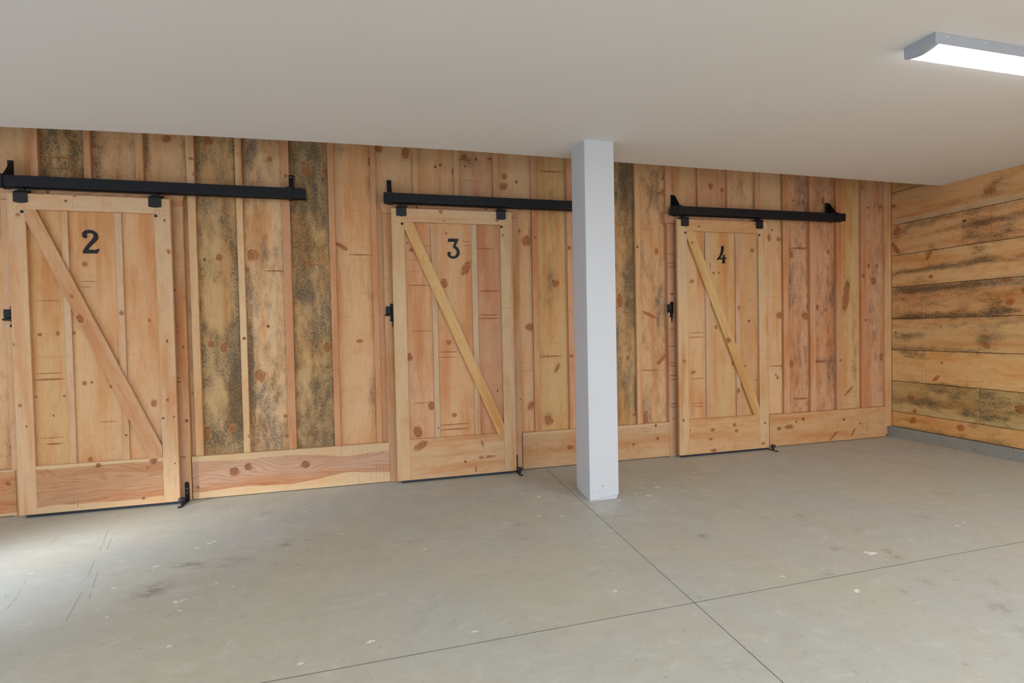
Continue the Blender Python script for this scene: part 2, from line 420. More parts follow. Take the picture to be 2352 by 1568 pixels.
def ppm(px, py, axis, val, kind):
    """metres per photograph pixel, horizontally or vertically, on a plane"""
    p = at(px, py, axis, val); q = at(px+(1 if kind == 'h' else 0), py+(1 if kind == 'v' else 0), axis, val)
    return (q-p).length
def KN(lst, axis, val, horizontal=False):
    """(px, py, rx, ry, rot, typ) in photograph pixels -> knots on a plane"""
    out = []
    for k in lst:
        px, py, rx, ry = k[:4]; rot = k[4] if len(k) > 4 else 0.0; typ = k[5] if len(k) > 5 else 0
        if typ == 3: ry *= 0.6
        h = ppm(px, py, axis, val, 'h'); v = ppm(px, py, axis, val, 'v'); p = at(px, py, axis, val)
        if horizontal: out.append((p, ry*v, rx*h, rot, typ))
        else: out.append((p, rx*h, ry*v, rot, typ))
    return out
def BL(lst, axis, val, horizontal=False):
    out = []
    for px, py, rx, ry, st in lst:
        h = ppm(px, py, axis, val, 'h'); v = ppm(px, py, axis, val, 'v'); p = at(px, py, axis, val)
        out.append((p, ry*v, rx*h, st*1.35) if horizontal else (p, rx*h, ry*v, st))
    return out

CZ = 2.486          # ceiling height
XR = 5.24           # right wall
TAN = (0.62, 0.375, 0.205); PINK = (0.61, 0.345, 0.210); YEL = (0.61, 0.40, 0.200); RED = (0.55, 0.285, 0.155); PALE = (0.67, 0.44, 0.260)
OLV = (0.54, 0.35, 0.175)

# ------------------------------------------------------------------ back wall: wide boards and battens
battens = [(-2.241,-2.198),(-1.932,-1.890),(-1.618,-1.571),(-1.299,-1.248),(-0.978,-0.934),(-0.664,-0.608),(-0.329,-0.284),(-0.011,0.030),
 (0.319,0.365),(0.653,0.697),(0.982,1.029),(1.311,1.358),(1.631,1.679),(1.960,2.005),(2.285,2.333),(2.599,2.656),(2.934,2.979),(3.251,3.305),
 (3.563,3.626),(3.883,3.948),(4.203,4.263),(4.525,4.594),(4.843,4.908),(5.150,5.2385)]
left_extra = [(-2.575-0.32*i, -2.525-0.32*i) for i in range(5)]
battens = left_extra[::-1]+battens
# boards run from one batten centre to the next: tint, general mould, edge mould (left, right)
spec = [ (TAN,.25,(.3,.3)), (OLV,.78,(.3,.5)), (TAN,.48,(.6,.45)), (TAN,.30,(.9,.45)), (OLV,.66,(.6,.9)), (PALE,.46,(.7,.45)), (OLV,.78,(.3,.5)),
 (TAN,.02,(.1,.6)), (TAN,.02,(0,.5)), (TAN,.05,(.1,.4)), (PINK,.04,(.3,.3)), (PALE,.0,(.05,.3)), (YEL,.05,(.1,.15)), (YEL,.05,(.1,.1)),
 (OLV,.68,(.3,.8)), (TAN,.36,(.3,.6)), (TAN,.06,(1.1,.5)), (PINK,.06,(0,.2)), (PALE,.22,(.2,.3)), (PALE,.12,(.2,.8)), (PINK,.40,(1.0,.9)),
 (PINK,.42,(.5,.9)), (YEL,.12,(.3,.2)), (PINK,.28,(.3,.4)) ]
first = len(left_extra)-1
wall_knots = KN([
 (382,319,10,9),(477,323,11,12),(503,591,7,8,0,0),(470,596,3,5,0,2),(485,791,8,8),(514,797,9,11),(477,994,9,15),(534,985,9,11),
 (580,586,14,14),(568,621,6,7,0,1),(616,749,4,4,0,2),(598,863,13,15),(619,366,5,6),
 (705,394,11,12),(698,376,6,6),(750,394,9,12),(711,606,7,9),(717,783,4,6),(752,797,11,13),(714,993,5,7),(656,955,5,4),(660,1000,6,5),
 (785,566,15,5,-.5),(826,783,7,4),(848,372,4,10),(870,341,9,9),(932,352,9,14,-.3),(1000,383,3,4,0,2),(1011,379,3,4,0,2),(1041,395,4,8),
 (1066,361,7,7),(1093,366,4,3,0,2),(1125,365,5,3),(1068,382,2,3,0,2),(1158,405,6,7),(1157,428,9,8,.5),(1186,418,4,4),
 (1209,553,10,12),(1193,530,3,5),(1216,751,9,8,-.5),(1219,932,7,11,-.3),(1280,845,4,12,-.5),(1260,965,10,12,.3),(1275,650,9,9),
 (1462,422,4,4,0,2),(1423,690,7,16),(1424,822,3,4),(1442,822,4,6),(1458,951,5,5),(1490,722,16,4,-.4),(1520,824,16,5,.75),(1529,401,16,4,.8),(1521,440,14,4,.7),(1508,578,4,8),
 (1482,960,5,25,.35),(1632,428,5,7),(1658,437,4,5),(1773,347,5,9),(1795,415,4,9),(1845,463,4,7),(1766,546,4,8),(1788,549,5,6),(1773,528,2,3,0,2),
 (1790,724,7,8,.2),(1786,866,3,5),(1782,860,2,2,0,2),(1817,835,5,10),(1817,585,5,8),(1848,725,7,10),(1821,460,2,3,0,2),
 (1890,460,4,8),(1902,578,4,6),(1896,711,3,5),(1877,706,3,6),(1943,680,7,38,-.15),(1950,897,12,3,.7),(2022,475,5,4),(1993,477,4,3),(1995,610,4,5),(2006,645,6,9,0,1),(2025,820,5,9,.3),(2014,610,3,5),(828,585,28,2.5,0,3),(1050,366,38,2,0,3),(1265,394,28,2.5,0,3),(1882,830,19,4,0,3),(1838,570,18,4,0,3),(1265,818,26,2.5,0,3),(1430,517,16,2,0,3),(460,872,26,3,0,3),(450,903,12,3,0,3),(632,622,28,3,0,3),(140,362,46,3,0,3),(140,387,46,2,0,3),(1840,915,18,3,0,3),(1490,850,28,2,0,3),(1785,840,16,2,0,3)],1,0.0)
wall_blobs = BL([
 (110,390,14,40,.4),(170,330,25,40,.3),(130,420,40,8,.35),(340,345,10,50,.5),(425,340,7,45,.5),(470,420,25,60,-.45),(530,640,22,120,.25),(505,700,28,60,-.55),
 (500,900,25,40,-.35),(540,880,18,90,.55),(545,960,20,60,.45),(455,400,12,60,.5),(490,1010,30,25,.3),(452,730,14,120,.15),
 (590,460,20,60,.28),(620,420,25,60,-.25),(576,800,5,160,1.0),(573,900,4,60,.6),(590,1010,7,30,.6),(605,980,28,90,.42),(640,900,20,120,.28),(610,690,16,110,-.15),(640,500,14,40,-.25),(575,350,8,40,.5),
 (700,480,30,60,.3),(690,640,22,60,.35),(720,560,30,60,.2),(700,840,20,45,-.45),(735,900,26,60,.35),(690,930,22,50,-.35),(710,720,30,20,-.3),(745,790,20,25,.3),
 (782,345,20,15,.2),(845,420,10,40,.55),(855,900,12,110,.40),(850,700,9,100,.2),(835,350,10,20,.2),
 (930,370,14,22,.3),(1013,360,16,50,.25),(1030,410,10,40,.25),(1080,370,22,12,.55),(1066,350,14,12,.3),(1215,560,10,30,.25),(1262,640,12,50,.55),(1265,480,6,90,.50),(1262,720,6,80,.42),
 (1250,820,25,5,.40),(1240,650,6,100,.25),(1222,545,10,20,.3),(1255,960,22,16,.5),(1275,395,25,8,.40),
 (1430,400,12,60,.6),(1448,560,10,120,.4),(1425,600,8,300,-.25),(1432,450,12,40,.3),(1500,440,22,30,.35),(1512,700,9,90,.38),(1480,960,10,35,.45),(1524,830,9,160,.25),
 (1544,410,5,70,.6),(1590,430,6,60,.3),(1632,430,14,20,.2),(1700,410,12,30,.15),(1800,405,12,20,.3),(1808,760,5,160,.4),(1820,760,22,150,-.05),(1812,555,5,200,.35),(1858,600,5,250,.3),
 (1900,560,14,60,.15),(1910,800,14,140,.2),(1895,830,22,6,.5),(1885,930,16,20,.4),(1840,570,20,8,.25),(1915,560,7,200,.25),(1962,800,5,120,.45),(1950,640,12,30,.3),(2003,640,12,30,.35),(2010,780,14,60,.15),
 (1845,930,14,60,.28)],1,0.0)
wall_back = empty('wall_back', (1.2, 0.02, 0)); tag(wall_back, 'back wall of wide vertical rough pine boards stained grey in places, behind the three sliding doors', 'wall', kind='structure')
wd = Wood()
cent = [(a+b)/2 for a, b in battens]
for i in range(len(cent)-1):
    k = i-first
    tint, mo, ed = spec[k] if 0 <= k < len(spec) else (TAN, .15, (.3, .3))
    x0 = cent[i]+0.0015; x1 = cent[i+1]-0.0015
    if i == len(cent)-2: x1 = XR-0.004
    bl = [b for b in wall_blobs if x0-0.15 < b[0].x < x1+0.15]
    kn = [q for q in wall_knots if x0 < q[0].x < x1]
    z0 = 0.012
    wd.board(Vector((x0, 0, z0)), X, Z, x1-x0, 2.98, 0.022, tint, mo, ed, bl, kn, fig=0.25, c=0.001)
wd.build('boards', wall_back)
mb = MB(); mb.box(-4.6, XR+.05, 0.024, 0.06, 0.0, 3.05); mb.build('backing', DARKB, wall_back)
bt_col = [PINK, PINK, TAN, PALE, PALE, RED, RED, RED, TAN, TAN, TAN, PINK, PINK, TAN, TAN, PINK, PINK, PINK, PINK, PINK, PINK, RED, RED, TAN]
bat_knots = KN([(438,364,6,3,-.2),(445,400,3,6),(561,777,4,4,0,2),(573,1001,4,4,0,1),(1464,567,3,3,0,2),(1545,620,3,4),(1816,830,2,3),(1982,633,4,4),(1988,735,2,3,0,2),(1930,827,2,3,0,2),(656,404,3,4),(1229,545,3,3),(1306,569,5,5,0,1),(1313,817,4,4,0,1),(1978,430,5,4)],1,-0.03)
over_doors = [(-2.42, -1.31), (0.06, 1.19), (2.57, 3.70)]
for i, (a, b) in enumerate(battens):
    k = i-len(left_extra); z0 = 0.318
    for d0, d1 in over_doors:
        if d0 < (a+b)/2 < d1: z0 = 2.222
    if b > 5.2: z0 = 0.106
    s = Wood(); tint = bt_col[k] if k >= 0 else TAN
    s.board(Vector((a, -0.03, z0)), X, Z, b-a, 3.0-z0, 0.0295, tint, 0.0, (0, 0), (), [q for q in bat_knots if a-.01 < q[0].x < b+.01 and q[0].z > z0], c=0.0015)
    s.build('batten', wall_back)

# kickboards along the foot of the wall
def kick(x0, x1, label, tint, sap, fig, knots, mold=0.0):
    s = Wood()
    s.board(Vector((x0, -0.05, 0.318)), -Z, X, 0.312, x1-x0, 0.049, tint, mold, (0, 0), (), KN(knots, 1, -0.05, True), sap=sap, fig=fig, gu=0.012, gv=0.05)
    o = s.build('baseboard_back', None, base=True)
    tag(o, label, 'baseboard', 'wide kickboards between the door frames', 'structure')
kick(-4.3, -2.385, 'wide horizontal kickboard left of the frame around door 2', (0.52, .285, .15), (.012, .02), 1.0, [(18,1110,6,5)])
kick(-1.321, 0.085, 'wide horizontal kickboard with pale wavy edges between doors 2 and 3', (0.50, .30, .20), (.055, .07), 1.0,
     [(539,1083,11,9,0,1),(571,1072,8,8,0,1),(702,1066,10,8,0,1),(455,1119,3,3,0,2)])
kick(1.190, 2.595, 'wide horizontal kickboard running behind the white post', (0.53, .335, .195), (.02, 0), .35,
     [(1309,1027,6,5,0,1),(1510,1007,4,4,0,1),(1456,1020,4,3,0,1),(1506,977,3,3,0,2)])
kick(3.690, 5.139, 'wide honey coloured kickboard right of door 4, ending at the corner', (0.575, .345, .180), None, .3,
     [(1813,980,10,5),(1790,984,5,4),(1915,1000,12,3,.7),(1960,992,8,3,.9),(1938,963,3,3,0,2),(1845,962,3,4,0,2),(1829,968,2,3,0,2),(1976,972,2,2,0,2)])

# ------------------------------------------------------------------ door surrounds
def surround(n, hx0, hx1, jx0, jx1, label, tint, jk=(), hk=()):
    r = empty('trim_%d' % n, ((hx0+hx1)/2, -0.02, 0)); tag(r, label, 'door frame', 'door surrounds', 'structure')
    jw = 0.115
    for x0 in (jx0, jx1-jw):
        s = Wood(); s.board(Vector((x0, -0.045, 0.001)), X, Z, jw, 2.139, 0.044, tint, 0.0, (.15, .25), (), KN(jk, 1, -0.045), fig=.3, c=.0015, gv=.08)
        s.build('jamb', r)
    s = Wood(); fl = 0.014
    s.poly([Vector(p) for p in ((hx0+fl, -.056, 2.141), (hx1-fl, -.056, 2.141), (hx1, -.056, 2.222), (hx0, -.056, 2.222))], X, 0.055, tint, KN(hk, 1, -.056, False), fig=1.0)
    s.build('header_board', r)
surround(1, -2.42, -1.314, -2.408, -1.328, 'flared pine surround of door 2 with a header board under the black track', (0.62, .37, .22),
         [(401,666,3,3,0,2),(421,797,3,3,0,2),(429,966,4,4,0,2),(423,1050,2,2,0,2),(403,751,10,2,0,3),(403,761,10,2,0,3),(406,877,12,3,0,3),(406,868,12,2,0,3),(412,1049,16,1.5,0,3)], [(110,441,4,3,0,2)])
surround(2, 0.059, 1.190, 0.076, 1.185, 'flared pine surround of door 3 with a header board under the black track', (0.58, .345, .20),
         [(876,520,2,3,0,2),(884,765,2,2,0,2),(1196,917,2,2,0,2)], [(957,477,4,3,0,2),(1115,477,4,4,0,1)])
surround(3, 2.563, 3.700, 2.598, 3.690, 'flared pine surround of door 4 with saw marks down its left board', (0.56, .32, .195),
         [(1543,675,4,3,0,1),(1548,961,2,2,0,2),(1542,584,9,1.5,0,3),(1542,604,9,1.5,0,3),(1542,613,9,1.5,0,3),(1545,833,9,1.8,0,3),(1545,840,9,1.6,0,3),(1546,862,9,2,0,3),(1546,871,9,1.5,0,3),(1547,927,9,1.8,0,3),(1547,934,9,1.5,0,3),(1544,756,9,1.5,0,3),(1544,795,9,1.5,0,3)])

# ------------------------------------------------------------------ sliding doors
F = -0.125           # front plane of the door frames
def glyph(pts, ox, oy, sc_, plane):
    return [at(ox+x/sc_, oy+y/sc_, 1, plane) for x, y in pts]
G2 = [(335,520),(345,440),(395,370),(480,325),(600,312),(720,325),(830,375),(920,450),(965,540),(970,620),(945,700),(880,780),(790,860),(690,950),(610,1040),(565,1110),(900,1112),(935,1085),(985,1075),(1035,1080),(940,1240),(915,1252),(390,1252),(360,1230),(365,1180),(395,1110),(450,1020),(530,920),(620,820),(710,720),(770,640),(800,580),(790,520),(760,480),(710,450),(640,437),(570,445),(510,465),(490,490),(515,525),(530,570),(520,610),(490,640),(450,648),(400,630),(355,590)]
G3 = [(520,312),(925,322),(915,360),(805,605),(880,665),(935,740),(965,830),(965,920),(935,1000),(880,1060),(800,1100),(710,1118),(620,1100),(550,1060),(500,1000),(480,930),(485,880),(510,845),(550,835),(590,850),(612,890),(605,930),(585,960),(620,1000),(670,1022),(720,1025),(780,1005),(830,950),(855,880),(850,810),(815,750),(760,700),(700,660),(715,610),(770,440),(560,440),(520,455),(490,455)]
G4 = [(805,345),(930,330),(940,400),(935,520),(915,640),(870,760),(800,870),(755,940),(895,945),(900,840),(925,800),(960,770),(985,780),(985,950),(1040,930),(1078,950),(1070,990),(1000,1020),(995,1090),(1000,1160),(1020,1190),(1015,1222),(850,1222),(840,1195),(870,1160),(880,1100),(880,1025),(740,1020),(690,1030),(640,1055),(595,1050),(590,1020),(640,950),(710,850),(760,740),(795,600),(808,470)]

def number(pts, screws, root):
    g = MB(); pts = [Vector(p) for p in pts]; pts.reverse()
    # slightly inset raised face for a soft cast edge
    n = len(pts); d = 0.007; ins = []
    for i in range(n):
        a = pts[i-1]; b = pts[i]; c_ = pts[(i+1) % n]
        e1 = (b-a).normalized(); e2 = (c_-b).normalized(); nn = Vector((-(e1.z+e2.z), 0, e1.x+e2.x))
        nn = nn.normalized() if nn.length > 1e-5 else Vector((0, 0, 0))
        ins.append(b+nn*0.0012*SGN+Vector((0, -d, 0)))
    mid = [p+Vector((0, -d+0.0012, 0)) for p in pts]
    k = 0
    g.add(pts+mid+ins, [tuple(range(2*n, 3*n))]+[(i, (i+1) % n, n+(i+1) % n, n+i) for i in range(n)]+[(n+i, n+(i+1) % n, 2*n+(i+1) % n, 2*n+i) for i in range(n)]+[tuple(range(n-1, -1, -1))], 0)
    o = g.build('number', BLACK, root); o['label'] = 'black metal house number'
    for q in screws:
        h = MB(); h.cyl(q+Vector((0, -d-0.0002, 0)), q+Vector((0, -d-0.001, 0)), 0.004, n=12); h.build('screw', HOLE, o)
SGN = 1

def sliding_door(x0, w, label, frame_t, panel_t, brace_t, knots_f, knots_p, knots_b, knots_k, gl, screws, brace, cut, fig_k=1.0, sap_k=None, strips=None, ST=0.1, mold_p=0.0):
    x1 = x0+w; zb = 0.022; zt = 2.166
    r = empty('sliding_barn_door', (x0+w/2, -0.1, 0)); tag(r, label, 'barn door', 'numbered sliding pine doors', 'thing')
    # panel of three wide boards
    s = Wood(); c1 = (strips[0][0]+strips[0][1])/2; c2 = (strips[1][0]+strips[1][1])/2
    for a, b, tt in ((x0+.01, c1, panel_t[0]), (c1, c2, panel_t[1]), (c2, x1-.01, panel_t[2])):
        s.board(Vector((a+.001, -0.1, zb+.01)), X, Z, b-a-.002, zt-zb-.03, 0.024, tt, mold_p, (0, 0), (), [q for q in knots_p if a < q[0].x < b], fig=.25, c=.001, gv=.2)
    s.build('panel', r)
    for a, b in strips:
        s = Wood(); s.board(Vector((a, -0.113, 0.345)), X, Z, b-a, 2.06-0.345, 0.0125, frame_t[3], 0, (0, 0), (), [q for q in knots_b if a-.005 < q[0].x < b+.005], c=.0012)
        s.build('cover_strip', r)
    for x in (x0, x1-ST):
        s = Wood(); s.board(Vector((x, F, zb)), X, Z, ST, zt-zb, 0.0245, frame_t[0], 0, (0, 0), (), knots_f, c=.0015); s.build('stile', r)
    s = Wood(); s.board(Vector((x0+ST, F, zt+.001)), -Z, X, 0.105, w-2*ST, 0.0245, frame_t[1], 0, (0, 0), (), KN(knots_k[0], 1, F, True), c=.0012, fig=.15); s.build('top_rail', r)
    s = Wood(); s.board(Vector((x0+ST, F, 0.345)), -Z, X, 0.345-zb, w-2*ST, 0.0245, frame_t[2], 0, (0, 0), (), KN(knots_k[1], 1, F, True), c=.0015, fig=fig_k, sap=sap_k, gu=.012); s.build('bottom_rail', r)
    s = Wood(); pts = [Vector((a, F-.001, b)) for a, b in brace]
    A = pts[1]-pts[-2]
    s.poly(pts, (brace[2][0]-brace[1][0], 0, brace[2][1]-brace[1][1]), 0.0225, brace_t, knots_b2(cut), fig=.3)
    s.build('diagonal_brace', r)
    number(*gl, r)
    for bx in (x0+.082, x1-.09):
        g = MB(); g.lathe((0, 0, 0), [(.0, 0), (.010, 0), (.010, .002), (.008, .004), (0.003, .005)], 20)
        g.v = [(bx+a, F-c_, 2.045+b) for a, b, c_ in g.v]; g.build('bolt_head', BLACKG, r, smooth=True)
    for hx in (x0+.078, x1-.092):
        h = MB(); n = 10; wv = .0395
        pts = [(hx-wv, 2.176), (hx+wv, 2.176), (hx+wv, 2.108)]+[(hx+wv-2*wv*i/n, 2.108-.006*math.sin(math.pi*i/n)) for i in range(1, n)]+[(hx-wv, 2.108)]
        h.prism([(a, F-.006, b) for a, b in reversed(pts)], (0, .005, 0))
        h.box(hx-wv, hx+wv, F-.006, -0.080, 2.172, 2.177)
        o = h.build('hanger', BLACKG, r)
        h = MB(); h.box(hx-.030, hx+.038, -0.128, -0.090, 2.178, 2.187, .001); h.box(hx-.018, hx+.020, -0.122, -0.098, 2.187, 2.204, .001)
        h.cyl((hx+.040, -.112, 2.184), (hx+.050, -.112, 2.184), .008, n=6)
        h.cyl((hx+.002, -.11, 2.186), (hx+.002, -.11, 2.200), .007, n=12); h.build('roller_bracket', BLACK, o)
        for rx in (hx-.024, hx+.024):
            h = MB(); h.cyl((rx, F-.0062, 2.125), (rx, F-.0075, 2.125), .0035, n=14); h.build('rivet', BLACK, o)
    g = MB(); g.box(x0+.03, x1-.01, -.112, -.086, 0.003, 0.031); g.build('gap_shade_strip', RUBBER_GAP, r)  # black strip standing in for the shade in the gap below the leaf
    return r
def knots_b2(lst): return KN(lst, 1, F-.001, False)

kf2 = KN([(41,493,6,4,.6),(30,791,4,4,.3),(46,931,5,4),(61,979,2,3,0,2),(378,506,3,3,0,2),(387,577,5,6,.4),(384,783,3,4,0,2),(385,918,3,3,0,2),(375,960,3,3,0,2),(400,957,2,3,0,2),(402,1064,2,2,0,2)],1,F)
kp2 = KN([(195,607,6,6),(92,768,5,4,0,1),(132,765,5,5),(170,764,4,4),(343,736,4,4),(354,925,7,8),(194,880,5,5),(211,878,3,3,0,2),(83,911,4,3,0,1),(148,909,3,3,0,1),(123,954,2,3,0,2),(208,1054,6,6),(256,887,4,4,0,1),(135,613,2,2,0,2),(115,871,36,3.5,0,3),(115,857,32,1.6,0,3),(125,1019,20,3.5,0,3),(120,1005,30,1.5,0,3),(205,646,22,1.6,0,3),(197,659,16,1.2,0,3),(110,690,30,1.5,0,3),(250,968,22,1.5,0,3)],1,-.1)
ks2 = KN([(280,719,6,6),(281,860,5,6),(290,999,3,3,0,2)],1,-.113)
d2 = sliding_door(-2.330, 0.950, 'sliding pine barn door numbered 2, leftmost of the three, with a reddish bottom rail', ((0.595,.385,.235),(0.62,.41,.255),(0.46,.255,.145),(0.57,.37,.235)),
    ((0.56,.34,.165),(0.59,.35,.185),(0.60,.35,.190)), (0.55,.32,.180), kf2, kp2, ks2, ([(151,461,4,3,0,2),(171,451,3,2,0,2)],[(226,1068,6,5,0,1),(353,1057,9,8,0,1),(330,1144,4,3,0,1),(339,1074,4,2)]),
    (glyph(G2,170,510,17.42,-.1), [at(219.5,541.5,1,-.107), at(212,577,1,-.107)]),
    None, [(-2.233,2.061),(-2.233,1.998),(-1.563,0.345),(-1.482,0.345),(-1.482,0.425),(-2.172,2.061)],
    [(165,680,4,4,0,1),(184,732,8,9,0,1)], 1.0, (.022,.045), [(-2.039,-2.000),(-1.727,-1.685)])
kf3 = KN([(1155,540,2,3,0,2)],1,F)
kp3 = KN([(945,573,5,5),(936,558,2,2,0,2),(1025,536,2,3,0,2),(1070,616,8,17,-.55,1),(1020,650,8,10,.3),(1031,786,6,6),(941,820,6,9,.3),(991,932,8,9),(1043,953,6,5),(960,991,9,13,0,1),(1143,897,2,3,0,2),(1071,555,9,1.5,0,3),(1073,564,10,1.6,0,3),(1112,571,24,1.6,0,3),(1125,668,24,2.5,0,3),(1125,723,22,2,0,3),(1122,731,27,2,0,3),(962,655,26,2,0,3),(1030,808,24,2,0,3),(1028,820,22,1.6,0,3),(1045,985,37,2.5,0,3),(1045,974,37,2,0,3),(970,760,24,1.6,0,3),(970,925,22,1.5,0,3)],1,-.1)
ks3 = KN([(1007,983,2,2,0,2)],1,-.113)
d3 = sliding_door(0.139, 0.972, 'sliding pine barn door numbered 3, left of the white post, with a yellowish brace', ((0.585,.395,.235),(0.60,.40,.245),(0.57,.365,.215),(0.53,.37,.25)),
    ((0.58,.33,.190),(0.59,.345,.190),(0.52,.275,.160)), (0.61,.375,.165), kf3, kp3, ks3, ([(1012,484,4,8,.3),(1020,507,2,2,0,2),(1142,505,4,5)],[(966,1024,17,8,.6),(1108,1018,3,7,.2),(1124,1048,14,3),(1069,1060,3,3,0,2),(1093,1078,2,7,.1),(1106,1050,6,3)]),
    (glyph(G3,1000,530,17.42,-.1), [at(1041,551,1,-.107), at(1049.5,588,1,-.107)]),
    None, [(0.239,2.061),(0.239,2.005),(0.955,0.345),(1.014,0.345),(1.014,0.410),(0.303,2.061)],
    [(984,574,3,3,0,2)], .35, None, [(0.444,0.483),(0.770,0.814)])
kf4 = KN([(1572,829,5,3,-.5),(1570,965,2,5,0,2),(1757,971,3,2,0,2),(1753,1018,4,4)],1,F)
kp4 = KN([(1589,646,5,4,.3),(1592,855,5,4,.3),(1639,627,3,3,0,1),(1628,611,4,8),(1645,751,4,5,0,1),(1728,575,5,4,0,1),(1720,737,3,3,0,2),(1710,841,3,3,0,2),(1737,872,2,2,0,2),(1651,626,2,2,0,2),(1684,834,4,5),(1600,764,19,1.5,0,3),(1600,774,19,1.6,0,3),(1603,869,18,1.4,0,3),(1604,926,17,1.4,0,3),(1604,933,14,1.4,0,3)],1,-.1)
ks4 = KN([(1697,706,3,5),(1696,897,4,6)],1,-.113)
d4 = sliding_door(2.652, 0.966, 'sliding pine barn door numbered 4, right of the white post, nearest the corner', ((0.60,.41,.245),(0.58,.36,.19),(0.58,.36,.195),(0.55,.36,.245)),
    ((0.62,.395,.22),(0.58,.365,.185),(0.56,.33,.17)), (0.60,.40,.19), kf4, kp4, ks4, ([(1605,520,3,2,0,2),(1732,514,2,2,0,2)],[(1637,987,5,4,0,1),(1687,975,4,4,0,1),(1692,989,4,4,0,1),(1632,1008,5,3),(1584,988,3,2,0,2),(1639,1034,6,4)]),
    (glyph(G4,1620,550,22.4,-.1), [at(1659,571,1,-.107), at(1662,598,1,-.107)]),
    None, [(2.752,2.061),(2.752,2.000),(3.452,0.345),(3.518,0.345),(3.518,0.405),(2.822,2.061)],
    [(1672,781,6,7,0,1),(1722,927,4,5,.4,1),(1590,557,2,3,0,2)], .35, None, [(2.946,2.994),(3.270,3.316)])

for sx, sy0, sy1 in ((168, 1098, 1162), (176, 1096, 1164)):
    g_ = MB(); y_ = sy0
    while y_ < sy1:
        h_ = random.uniform(1.5, 3.2); x_ = sx+(y_-sy0)*0.045+random.uniform(-.3, .3); w_ = random.uniform(.8, 1.5)
        if random.random() < .8: g_.add([at(x_-w_, y_, 1, F-.0006), at(x_+w_, y_+.2, 1, F-.0006), at(x_+w_*.8, y_+h_, 1, F-.0006), at(x_-w_*.9, y_+h_-.3, 1, F-.0006)], [(0, 1, 2, 3)])
        y_ += h_+random.uniform(.8, 2.0)
    o_ = g_.build('ink_stamp', plain('faded_ink', (.30, .15, .085), .8), d2); o_['label'] = 'faded ink stamp'; o_['kind'] = 'stuff'

# ------------------------------------------------------------------ tracks
def track(x0, x1, brs, label):
    r = empty('sliding_door_track', ((x0+x1)/2, -0.12, 2.2)); tag(r, label, 'door track', 'black box tracks over the sliding doors')
    m = MB(); a, b, c_, d = -0.155, -0.080, 2.205, 2.277; t = .004
    # box section open along a slot underneath
    m.box(x0, x1, a, a+t, c_, d, .001); m.box(x0, x1, b-t, b, c_, d, .001); m.box(x0, x1, a+.001, b-.001, d-t, d)
    m.box(x0, x1, a+.001, a+.026, c_, c_+t); m.box(x0, x1, b-.026, b-.001, c_, c_+t)
    m.build('box_rail', BLACK, r)
    for x in (x0, x1):
        sg = 1 if x == x1 else -1
        m = MB(); m.box(x-.001 if sg > 0 else x-.003, x+.003 if sg > 0 else x+.001, a+.003, b-.003, c_+.004, d-.003, .001); m.build('end_cap', BLACKG, r)
    for bx in brs:
        m = MB(); hw = .021
        m.box(bx-hw, bx+hw, a-.006, a-.0005, c_-.006, d+.006, .0015); m.box(bx-hw, bx+hw, a-.004, b+.006, d+.0005, d+.0065, .0015)
        m.box(bx-hw, bx+hw, b+.0005, b+.006, c_-.004, d+.006, .0015)
        m.box(bx-hw, bx+hw, a-.006, a+.024, c_-.007, c_-.0008, .0015)
        m.box(bx-.017, bx+.017, -.0365, -.0305, 2.24, 2.405, .001)                        # wall plate
        m.box(bx-.017, bx+.017, b+.003, -.033, d-.012, d-.006, .001)
        m.prism([(bx+.012, -.034, 2.398), (bx+.012, -.052, 2.398), (bx+.012, -.140, d+.005), (bx+.012, -.034, d+.005)], (.005, 0, 0))
        br = m.build('wall_bracket', BLACK, r)
        for z, yy in ((2.385, -.0375),):
            m = MB(); m.cyl((bx, yy, z), (bx, yy-.004, z), .008, .006, 6); m.build('lag_screw', STEEL if bx < 0 else BLACKG, br)
        m = MB(); m.cyl((bx-.005, -.100, d+.0065), (bx-.005, -.100, d+.012), .008, .006, 6); m.build('set_screw', STEEL if bx < 1.0 else BLACKG, br)
track(-2.400, -0.482, (-2.350, -0.592), 'black box track above door 2, reaching the frame edge at left')
track(0.088, 2.006, (0.131, 1.895), 'black box track above door 3, its right end hidden behind the white post')
track(2.602, 4.512, (2.662, 4.405), 'black box track above door 4, nearest the corner')

# ------------------------------------------------------------------ floor guides
def guide(x, label, flip=1):
    r = empty('floor_guide', (x, -.12, 0)); tag(r, label, 'floor guide', 'roller floor guides of the sliding doors')
    m = MB(); m.box(x-.014, x+.014, -.052, -.0465, .004, .125, .0015); m.cyl((x, -.0525, .125), (x, -.0465, .125), .014, n=20)
    bp = m.build('upright_plate', BLACKG, r)
    for z in (.06, .09):
        m = MB(); m.cyl((x, -.0522, z), (x, -.0555, z), .006, .005, 12); m.build('screw', STEEL, bp)
    m = MB(); m.box(x-.014, x+.014, -.205, -.048, .0005, .006, .001)
    m.cyl((x, -.205, .0005), (x, -.205, .006), .014, n=20); m.build('base_plate', BLACKG, r)
    m = MB(); m.cyl((x, -.188, .006), (x, -.188, .012), .009, n=16); m.build('slot_washer', STEEL, r)
    m = MB(); m.lathe((x, -.160, 0), [(.008, .006), (.010, .020), (.012, .026), (.0205, .031), (.022, .034), (.022, .050), (.0205, .054), (.009, .0545), (.007, .052)], 32)
    m.build('roller', RUBBER_GAP, r, smooth=True)
    m = MB(); m.cyl((x, -.160, .052), (x, -.160, .059), .006, n=6); m.build('axle_bolt', BLACKG, r)
guide(-1.357, 'black roller floor guide at the foot of door 2, right edge')
guide(1.128, 'black roller floor guide at the foot of door 3, left of the white post')
guide(3.632, 'black roller floor guide at the foot of door 4, right of the white post')

